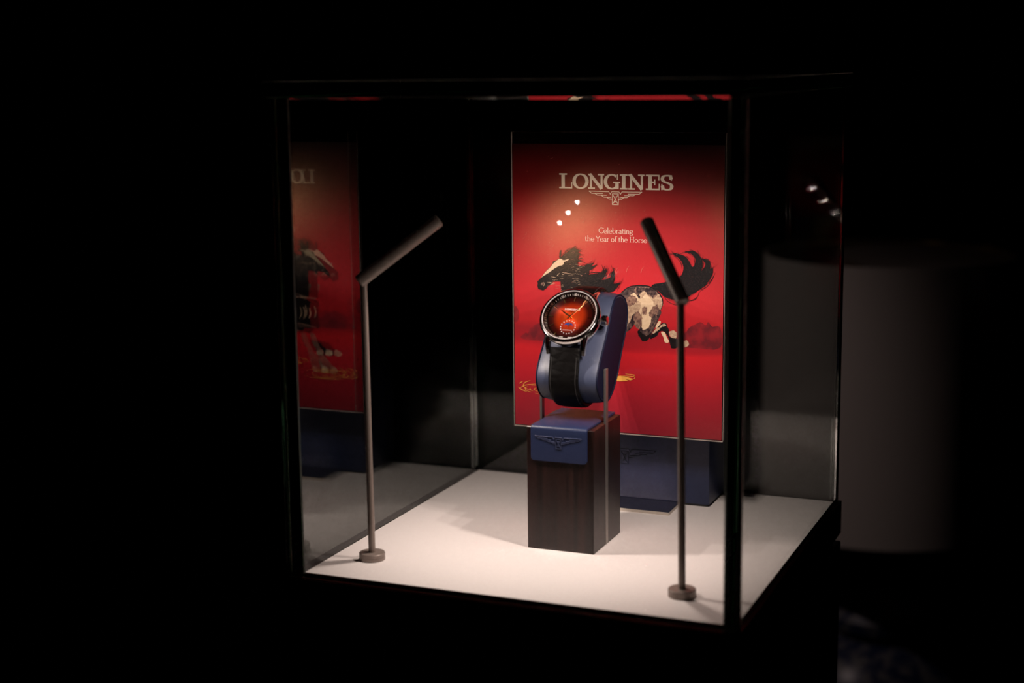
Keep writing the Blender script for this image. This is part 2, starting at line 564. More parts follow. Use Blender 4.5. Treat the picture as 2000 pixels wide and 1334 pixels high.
for A, B in list(zip(rows_i, rows_i[1:])):
    for k in range(len(A) - 1):
        b.faces.new((A[k], B[k], B[k + 1], A[k + 1]))
for i in range(NP - 1):
    b.faces.new((rows_o[i][0], rows_o[i + 1][0], rows_i[i + 1][0], rows_i[i][0]))
    b.faces.new((rows_o[i][-1], rows_i[i][-1], rows_i[i + 1][-1], rows_o[i + 1][-1]))
for r_ in (0, -1):
    for k in range(len(rows_o[0]) - 1):
        b.faces.new((rows_o[r_][k], rows_i[r_][k], rows_i[r_][k + 1], rows_o[r_][k + 1]))
flap = rel(obj('leather_flap', b, M_leather, st, angle=50), st)

def relief(paths, cx, cz, y, sc, wd, h, m, root, name='embossed_emblem', parent=None):
    """thin raised ridges standing on a plane y = const"""
    b = bmesh.new()
    for p in paths:
        for a, c in zip(p, p[1:]):
            A = Vector((cx + a[0] * sc, y, cz + a[1] * sc)); C = Vector((cx + c[0] * sc, y, cz + c[1] * sc))
            t = (C - A).normalized(); s = t.cross(Vector((0, -1, 0))) * wd / 2
            A -= t * wd * .3; C += t * wd * .3
            o_ = Vector((0, -h, 0))
            q = [A - s, A + s, A + s * .3 + o_, A - s * .3 + o_], [C - s, C + s, C + s * .3 + o_, C - s * .3 + o_]
            v0 = [b.verts.new(x) for x in q[0]]; v1 = [b.verts.new(x) for x in q[1]]
            for i in range(4):
                b.faces.new((v0[i], v0[(i + 1) % 4], v1[(i + 1) % 4], v1[i]))
            b.faces.new(v0); b.faces.new(v1[::-1])
    return rel(obj(name, b, m, root, smooth=False), root)
LP = logo_paths()
M_embl = mat('navy_leather_pressed', (0.03, 0.036, 0.075), 0.28)
relief(LP, 0.1500, 0.0752, by0 - 0.00150, 0.0168, 0.00065, 0.00045, M_embl, st)
# steel uprights
for x0, x1, nm in ((0.17285, 0.17455, 1), (0.12655, 0.12825, 0)):
    b = bmesh.new(); box(b, (x0, bay0, 0.0002), (x1, bay1, 0.1222), 0.0002, 1)
    rel(obj('steel_upright', b, M_steelb, st, smooth=False), st)

# ------------------------------------------------------------------ watch pillow
pl = thing('watch_pillow', 'navy leather watch pillow held upright between the steel uprights', 'pillow', (0.1505, 0.15, 0.1222))
PR = [(162.5, 168.0), (156.3, 163.9), (151.2, 157.9), (146.4, 150.1), (138.0, 139.5), (129.8, 130.0), (124.0, 121.8), (122.2, 114.5), (125.2, 107.1), (132.2, 100.8), (139.8, 98.1), (148.0, 98.2), (157.5, 103.2), (165.6, 111.6), (171.0, 120.0), (176.3, 128.5), (181.5, 136.0), (185.9, 143.0), (188.3, 150.5), (187.0, 158.0), (182.2, 164.2), (172.5, 168.4)]
PR = smoothclosed([(a / 1000, c / 1000) for a, c in PR], 6)
cen = (sum(p[0] for p in PR) / len(PR), sum(p[1] for p in PR) / len(PR))
def outward(i):
    a, c = PR[i - 1], PR[(i + 1) % len(PR)]
    ty, tz = c[0] - a[0], c[1] - a[1]
    d = math.hypot(ty, tz)
    n = (-tz / d, ty / d)
    if n[0] * (PR[i][0] - cen[0]) + n[1] * (PR[i][1] - cen[1]) < 0:
        n = (-n[0], -n[1])
    return n
PN = [outward(i) for i in range(len(PR))]
b = bmesh.new()
px0, px1 = 0.1290, 0.1722
secs = []          # (x, offset)
K = 14
for k in range(K + 1):
    u = k / K
    x = px0 + (px1 - px0) * u
    crown = 0.0016 * (1 - (2 * u - 1) ** 2)
    edge = min(u, 1 - u) * (px1 - px0)
    secs.append((x, crown - 0.0004 if 0 < k < K else -0.0010))
rings = []
for x, off in secs:
    rings.append([b.verts.new((x, p[0] + n[0] * off, p[1] + n[1] * off)) for p, n in zip(PR, PN)])
for A, B in zip(rings, rings[1:]):
    for i in range(len(A)):
        j = (i + 1) % len(A)
        b.faces.new((A[i], A[j], B[j], B[i]))
b.faces.new(rings[0]); b.faces.new(rings[-1][::-1])
rel(obj('pillow_body', b, M_pillow, pl, angle=60), pl)
for x, s in ((px1, 1), (px0, -1)):
    b = bmesh.new()
    path = [Vector((x + s * 0.0001, p[0] - n[0] * 0.0009, p[1] - n[1] * 0.0009)) for p, n in zip(PR, PN)]
    ups = [Vector((0, n[0], n[1])) for n in PN]
    sec = [(0.0006 * math.cos(2 * PI * k / 8), 0.0006 * math.sin(2 * PI * k / 8)) for k in range(8)]
    sweep(b, path, sec, ups, closed=True)
    rel(obj('piping', b, M_piping, pl), pl)
    b = bmesh.new()
    ins = [b.verts.new((x + s * 0.00025, p[0] - n[0] * 0.0022, p[1] - n[1] * 0.0022)) for p, n in zip(PR, PN)]
    inb = [b.verts.new((x - s * 0.0005, p[0] - n[0] * 0.0022, p[1] - n[1] * 0.0022)) for p, n in zip(PR, PN)]
    b.faces.new(ins)
    for i in range(len(ins)):
        j = (i + 1) % len(ins)
        b.faces.new((ins[i], ins[j], inb[j], inb[i]))
    rel(obj('side_panel', b, M_piping, pl, smooth=False), pl)

# ------------------------------------------------------------------ the watch
AL = math.radians(40)
NV = Vector((0, -math.cos(AL), math.sin(AL)))
UV = Vector((0, math.sin(AL), math.cos(AL)))
WC = Vector((0.1496, 0.1319, 0.1588))       # centre of the bezel top plane
wt = thing('wrist_watch', 'round steel watch with a red smoked dial and black strap, worn by the navy pillow', 'watch', WC, (math.radians(90) - AL, 0, 0))
mm = 0.00103
def lw(name, prof, m, parent=wt, n=96, M=None, close=False):
    b = bmesh.new(); lathe(b, [(r * mm, z * mm) for r, z in prof], n, M, close=close)
    return obj(name, b, m, parent, angle=40)
# case: z measured down from the bezel plane (mm)
lw('watch_case', [(0, -11.0), (15.5, -11.0), (16.5, -10.4), (17.0, -9.2), (18.6, -8.8), (19.9, -7.4), (20.3, -5.2), (20.1, -3.0), (19.4, -1.9), (17.0, -1.9)], M_steel)
lw('bezel', [(19.4, -1.9), (20.25, -1.7), (20.5, -1.2), (20.2, -0.55), (19.5, -0.15), (18.9, 0.0), (18.45, -0.05), (18.2, -0.35), (18.2, -1.9)], M_steel, close=True)
M_rim = mat('lit_edge_silver', (0.36, 0.32, 0.32), 0.35, 0.3)
lw('lit_crystal_edge', [(18.05, -0.3), (18.1, 0.06), (18.6, 0.06), (18.65, -0.3)], M_rim, close=True)  # pale ring colour stands in for light caught in the crystal's edge
dial_z = -3.2
M_flange = mat('dark_minute_ring', (0.30, 0.27, 0.25), 0.25, 1.0)
fl = lw('minute_ring', [(18.2, -0.9), (18.0, -0.9), (15.9, dial_z + 0.15), (15.9, dial_z - 0.3), (18.2, dial_z - 0.3)], M_flange, close=True)
# dial with a red smoked sunburst
M_dial = mat('red_smoked_dial', (0.5, 0.02, 0.01), 0.30, 0.65)
nt, n, l, pb = nodes(M_dial)
tc = n.new('ShaderNodeTexCoord'); ln = n.new('ShaderNodeVectorMath'); ln.operation = 'LENGTH'
l.new(tc.outputs['Object'], ln.inputs[0])
mu = n.new('ShaderNodeMath'); mu.operation = 'DIVIDE'; mu.inputs[1].default_value = 0.0165
l.new(ln.outputs['Value'], mu.inputs[0])
rp = n.new('ShaderNodeValToRGB'); rp.color_ramp.interpolation = 'EASE'
E_ = rp.color_ramp.elements
E_[0].position = 0.0; E_[0].color = (0.85, 0.105, 0.016, 1)
E_[1].position = 1.0; E_[1].color = (0.012, 0.004, 0.003, 1)
q = E_.new(0.48); q.color = (0.60, 0.045, 0.008, 1)
q = E_.new(0.80); q.color = (0.07, 0.006, 0.004, 1)
l.new(mu.outputs[0], rp.inputs['Fac']); l.new(rp.outputs['Color'], pb.inputs['Base Color'])
# radial brushing: anisotropic highlight about the dial centre
b = bmesh.new()
lathe(b, [(0, 0), (16.1 * mm, 0), (16.1 * mm, -0.0003), (0, -0.0003)], 96)
dl = obj('dial', b, M_dial, wt, smooth=False)
dl.location = (0, 0, dial_z * mm)
tg = n.new('ShaderNodeTangent'); tg.direction_type = 'RADIAL'; tg.axis = 'Z'
l.new(tg.outputs[0], pb.inputs['Tangent'])
pb.inputs['Anisotropic'].default_value = 0.75
M_gold = mat('gilt_metal', (1.0, 0.62, 0.25), 0.16, 1.0)
M_print = mat('pale_print', (0.82, 0.74, 0.70), 0.5)
# applied hour markers
for hh in range(12):
    if hh in (5, 6, 7):
        r0, r1 = (14.2, 15.6)
        if hh == 6:
            continue
    else:
        r0, r1 = (11.9, 15.4)
    a = PI / 2 - hh * PI / 6
    b = bmesh.new()
    box(b, (r0 * mm, -0.28 * mm, 0), (r1 * mm, 0.28 * mm, 0.45 * mm), 0.0001, 1)
    o = obj('hour_marker', b, M_gold, dl, smooth=False)
    o.rotation_euler = (0, 0, a)
# minute marks and numerals on the ring
b = bmesh.new()
def cone_pt(r, a):
    z = dial_z + 0.15 + (r - 15.9) / (18.0 - 15.9) * (-0.9 - dial_z - 0.15) + 0.03
    return Vector((r * mm * math.cos(a), r * mm * math.sin(a), z * mm))
for k in range(60):
    if k % 5 == 0:
        continue
    a = PI / 2 - k * PI / 30
    da = 0.0075
    b.faces.new([b.verts.new(cone_pt(*x)) for x in ((16.3, a - da), (16.3, a + da), (17.2, a + da), (17.2, a - da))])
DIG = {'0': [(0, 0), (1, 0), (1, 2), (0, 2), (0, 0)], '1': [(.5, 0), (.5, 2), (.1, 1.6)], '2': [(1, 0), (0, 0), (1, 1.2), (1, 2), (0, 2)], '3': [(0, 2), (1, 2), (.4, 1.1), (1, .9), (1, 0), (0, 0)], '4': [(.8, 0), (.8, 2), (0, .7), (1.1, .7)], '5': [(1, 2), (.1, 2), (.1, 1.1), (1, 1), (1, 0), (0, 0)], '6': [(.9, 2), (.1, 1), (.1, 0), (1, 0), (1, 1), (.1, 1)]}
for k in range(0, 60, 5):
    s = '60' if k == 0 else ('%02d' % k)
    a0 = PI / 2 - k * PI / 30
    for di, ch in enumerate(s):
        if ch not in DIG:
            continue
        pts = DIG[ch]
        def Pn(u, v, a0=a0, di=di):
            return cone_pt(16.35 + v * 0.5, a0 - ((di - 0.5) * 1.45 + (u - .5)) * 0.62 / 16.9)
        for pa, pc in zip(pts, pts[1:]):
            stroke(b, [pa, pc], .36, .36, Pn)
obj('minute_print', b, M_print, fl, smooth=False)
# dial print: name, subdial ring dots
def PD(dz=0.06):
    return lambda u, v: Vector((u * mm, v * mm, dz * mm))
b = bmesh.new()
xs = -5.3
for ch, wdt in (('L', 1.15), ('O', 1.35), ('N', 1.4), ('G', 1.4), ('I', .7), ('N', 1.4), ('E', 1.2), ('S', 1.1)):
    slab(b, ch, xs, xs + wdt, 5.2, 6.5, PD(), 0, .24, .12)
    xs += wdt + 0.13
obj('dial_name', b, M_print, dl, smooth=False)
b = bmesh.new()
seg_strokes(b, [[(x * 2.1, y * 2.1 + 4.3) for x, y in p] for p in LP], 0.13, PD())
obj('dial_emblem', b, M_gold, dl, smooth=False)
SC = (0, -7.6)
b = bmesh.new()
for k in range(16):
    a = PI / 2 + k * 2 * PI / 16
    c = (SC[0] + 5.0 * math.cos(a), SC[1] + 5.0 * math.sin(a))
    rr = 0.33
    b.faces.new([b.verts.new(PD()(c[0] + rr * math.cos(t * PI / 4), c[1] + rr * math.sin(t * PI / 4))) for t in range(8)])
seg_strokes(b, [[(-3.0 + k * .72, SC[1] - 2.3), (-2.55 + k * .72, SC[1] - 2.3)] for k in range(9)], 0.24, PD())
seg_strokes(b, [[(-4.6 + k * .75, -15.2), (-4.2 + k * .75, -15.3)] for k in range(4)] + [[(1.9 + k * .75, -15.3), (2.3 + k * .75, -15.2)] for k in range(4)], 0.34, PD())
obj('subdial_print', b, M_print, dl, smooth=False)
M_moon = mat('deep_blue_disc', (0.02, 0.035, 0.16), 0.3)
b = bmesh.new()
top = [(3.3 * math.cos(PI * t / 16), SC[1] + 0.2 + 3.3 * math.sin(PI * t / 16)) for t in range(17)]
lo = [(-1.65 + 1.65 * math.cos(PI - PI * t / 8), SC[1] + .2 + 1.5 * math.sin(PI * t / 8)) for t in range(9)] + [(1.65 + 1.65 * math.cos(PI - PI * t / 8), SC[1] + .2 + 1.5 * math.sin(PI * t / 8)) for t in range(1, 9)]
poly = top + lo[1:-1]
b.faces.new([b.verts.new(PD(.05)(*p)) for p in poly])
obj('moon_window', b, M_moon, dl, smooth=False)
# hands
def hand(name, ang, ln_, w0, tail, z):
    b = bmesh.new()
    pts = [(-w0 * .5, -tail), (w0 * .5, -tail), (w0 * .62, ln_ * .35), (w0 * .35, ln_ * .8), (0, ln_), (-w0 * .35, ln_ * .8), (-w0 * .62, ln_ * .35)]
    lo_ = [b.verts.new((x * mm, y * mm, z * mm)) for x, y in pts]
    hi_ = [b.verts.new((x * mm * .4, y * mm, (z + .3) * mm)) for x, y in pts]
    b.faces.new(lo_); b.faces.new(hi_[::-1])
    for i in range(len(pts)):
        j = (i + 1) % len(pts)
        b.faces.new((lo_[i], lo_[j], hi_[j], hi_[i]))
    o = obj(name, b, M_gold, dl, smooth=False)
    o.rotation_euler = (0, 0, -math.radians(ang))
    return o
hand('hour_hand', 303, 10.0, 1.05, 2.2, 0.6)
hand('minute_hand', 38.5, 15.3, 0.9, 2.6, 1.0)
hand('moon_hand', 22, 3.2, 0.45, 0.8, 0.3).location = (0, SC[1] * mm, 0)
lw('hand_pin', [(0, 1.75), (0.55, 1.7), (0.9, 1.35), (0.9, 0.2), (0, 0.2)], M_gold, dl, 24)
# crystal: clear sheet that lets light pass and reflects at its faces
M_cry = bpy.data.materials.new('sapphire_crystal')
M_cry.use_nodes = True
nt = M_cry.node_tree; n = nt.nodes; l = nt.links; n.clear()
tr = n.new('ShaderNodeBsdfTransparent'); gl = n.new('ShaderNodeBsdfGlossy'); gl.inputs['Roughness'].default_value = 0.02
fr = n.new('ShaderNodeFresnel'); fr.inputs['IOR'].default_value = 1.35
mx = n.new('ShaderNodeMixShader'); ou = n.new('ShaderNodeOutputMaterial')
l.new(fr.outputs[0], mx.inputs[0]); l.new(tr.outputs[0], mx.inputs[1]); l.new(gl.outputs[0], mx.inputs[2]); l.new(mx.outputs[0], ou.inputs['Surface'])
lw('crystal', [(0, 0.25), (9, 0.18), (15, 0.0), (18.1, -0.25), (18.1, -0.8), (0, -0.8)], M_cry)
# crown
b = bmesh.new()
cr = []
for k in range(48):
    a = 2 * PI * k / 48
    cr.append((3.4 - (0.22 if k % 2 else 0)) * mm)
ring = []
MX = axis_matrix((20.0 * mm, 0, -5.4 * mm), (1, 0, 0))
for z, s in ((0, .45), (1.3, .45), (1.3, .88), (1.7, 1.0), (4.6, 1.0), (5.1, .88), (5.3, .5)):
    ring.append([b.verts.new(MX @ Vector((cr[k] * s * math.cos(2 * PI * k / 48), cr[k] * s * math.sin(2 * PI * k / 48), z * mm))) for k in range(48)])
for A, B in zip(ring, ring[1:]):
    for i in range(48):
        b.faces.new((A[i], A[(i + 1) % 48], B[(i + 1) % 48], B[i]))
b.faces.new(ring[0]); b.faces.new(ring[-1][::-1])
obj('crown', b, M_steel, wt, angle=25)
# lugs: tapering horns that curve down
for sx in (-1, 1):
    for sy in (-1, 1):
        b = bmesh.new()
        path, ups = [], []
        NL = 12
        for i in range(NL + 1):
            t = i / NL
            y = 13.0 + 10.6 * t
            z = -4.6 - 1.2 * t - 5.4 * t * t
            path.append(Vector((sx * (12.6 - 0.7 * t) * mm, sy * y * mm, z * mm)))
            ups.append(Vector((0, sy * (0.1 + 0.85 * t), 1)))
        def sec(i):
            t = i / NL
            w_, h_ = (4.6 - 1.8 * t) * mm, (5.2 - 2.4 * t) * mm
            return [(w_ * .5 * math.copysign(abs(math.cos(a)) ** .55, math.cos(a)), h_ * .5 * math.copysign(abs(math.sin(a)) ** .55, math.sin(a))) for a in [2 * PI * k / 16 + .01 for k in range(16)]]
        sweep(b, path, sec, ups)
        obj('lug', b, M_steel, wt, angle=50)
# strap around the pillow: path in the (y, z) plane, from the lower lugs down, under and back up to the upper lugs
W2L = wt.matrix_world if False else Matrix.Translation(WC) @ Matrix.Rotation(math.radians(90) - AL, 4, 'X')
NPR = len(PR)
def near(y, z):
    return min(range(NPR), key=lambda i: (PR[i][0] - y) ** 2 + (PR[i][1] - z) ** 2)
lowlug = W2L @ Vector((0, -20.8 * mm, -7.0 * mm))
uplug = W2L @ Vector((0, 20.6 * mm, -8.6 * mm))
iA, iB = near(lowlug.y + .002, lowlug.z - .018), near(uplug.y + .006, uplug.z - 0.010)
pth, nrm_ = [], []
i = iA
step = 1 if PR[(iA + 1) % NPR][1] < PR[iA][1] else -1
while True:
    p, nn = PR[i], PN[i]
    pth.append((p[0] + nn[0] * 0.0030, p[1] + nn[1] * 0.0030)); nrm_.append(nn)
    if i == iB:
        break
    i = (i + step) % NPR
def blend(lug, first, nf, n=7):
    out, no = [], []
    for k in range(n):
        t = k / n
        out.append((lug[0] * (1 - t) + first[0] * t, lug[1] * (1 - t) + first[1] * t)); no.append(nf)
    return out, no
s0, m0 = blend((lowlug.y, lowlug.z), pth[0], nrm_[0])
s1, m1 = blend((uplug.y, uplug.z), pth[-1], nrm_[-1])
full = s0 + pth + s1[::-1]
# smooth
for _ in range(6):
    full = [full[0]] + [((a[0] + 2 * c[0] + e_[0]) / 4, (a[1] + 2 * c[1] + e_[1]) / 4) for a, c, e_ in zip(full, full[1:], full[2:])] + [full[-1]]
NF = len(full)
ups = []
for i in range(NF):
    a, c = full[max(i - 1, 0)], full[min(i + 1, NF - 1)]
    ty, tz = c[0] - a[0], c[1] - a[1]; d = math.hypot(ty, tz)
    nn = (-tz / d, ty / d)
    if nn[0] * (full[i][0] - cen[0]) + nn[1] * (full[i][1] - cen[1]) < 0:
        nn = (-nn[0], -nn[1])
    ups.append(Vector((0, nn[0], nn[1])))
IW = W2L.inverted()
R3 = IW.to_3x3()
def strap_part(name, lo_i, hi_i, m, x_off=0, wdt=20.4, thick=3.0, lift=0.0):
    b = bmesh.new()
    P_ = [IW @ Vector((WC.x + x_off, full[i][0] + ups[i].y * lift, full[i][1] + ups[i].z * lift)) for i in range(lo_i, hi_i)]
    U_ = [R3 @ ups[i] for i in range(lo_i, hi_i)]
    w_, h_ = wdt * mm / 2, thick * mm / 2
    sec = [(-w_, -h_), (w_, -h_), (w_, h_ * .1), (w_ - .0009, h_ * .55), (w_ * .6, h_ * .95), (w_ * .2, h_), (-w_ * .2, h_), (-w_ * .6, h_ * .95), (-w_ + .0009, h_ * .55), (-w_, h_ * .1)]
    sweep(b, P_, sec, U_)
    return obj(name, b, m, wt, angle=40), P_, U_
bump(M_strap, 150, 0.6, 0.0008, 2, 'VORONOI', (0.8, 1.3, 1.3))
sp, P_, U_ = strap_part('strap', 0, NF, M_strap)
b = bmesh.new()
for i in range(3, NF - 3, 1):
    for s in (-1, 1):
        for fr_ in (0.0, 0.5):
            p = P_[i].lerp(P_[i + 1], fr_) + U_[i] * 0.00105 + Vector((s * 8.6 * mm, 0, 0))
            t = (P_[i + 1] - P_[i]).normalized() * 0.00042
            sweep(b, [p - t, p, p + t], [(0.00018 * math.cos(k * PI / 3), 0.00018 * math.sin(k * PI / 3)) for k in range(6)], [U_[i]] * 3)
obj('stitching', b, M_thread, sp, smooth=False)

# ------------------------------------------------------------------ poster stand
ps = thing('poster_stand', 'low navy leather box with an embossed winged emblem, at the back of the case', 'stand', (0.15, 0.269, 0))
b = bmesh.new(); box(b, (0.0845, 0.2485, 0.0015), (0.2158, 0.2915, 0.100), 0.0012, 2)
rel(obj('leather_box', b, M_leather, ps), ps)
b = bmesh.new(); box(b, (0.0865, 0.2500, 0.0), (0.2140, 0.2900, 0.0016), 0)
rel(obj('base_skirt', b, M_black, ps, smooth=False), ps)
relief(LP, 0.1500, 0.0337, 0.24855, 0.0252, 0.00050, 0.00045, M_embl, ps)
b = bmesh.new(); box(b, (0.1062, 0.2183, 0.0), (0.1939, 0.2483, 0.0022), 0.0002, 1)
M_plate = mat('grey_metal_plate', (0.50, 0.45, 0.43), 0.26, 1.0)
rel(obj('foot_plate', b, M_plate, ps, smooth=False), ps)
b = bmesh.new(); box(b, (0.1061, 0.2180, 0.0), (0.1940, 0.21835, 0.0021), 0.0001, 1)
box(b, (0.1938, 0.2180, 0.0), (0.1941, 0.2484, 0.0021), 0.0001, 1)
rel(obj('plate_edge', b, mat('plate_edge_glint', (0.55, 0.48, 0.42), 0.4, 0.2), ps, smooth=False), ps)  # pale strips stand in for the white floor reflected in the plate's edges
b = bmesh.new(); box(b, (0.13, 0.2225, 0.075), (0.17, 0.2484, 0.095), 0.0005, 1)
rel(obj('poster_bracket', b, M_black, ps, smooth=False), ps)

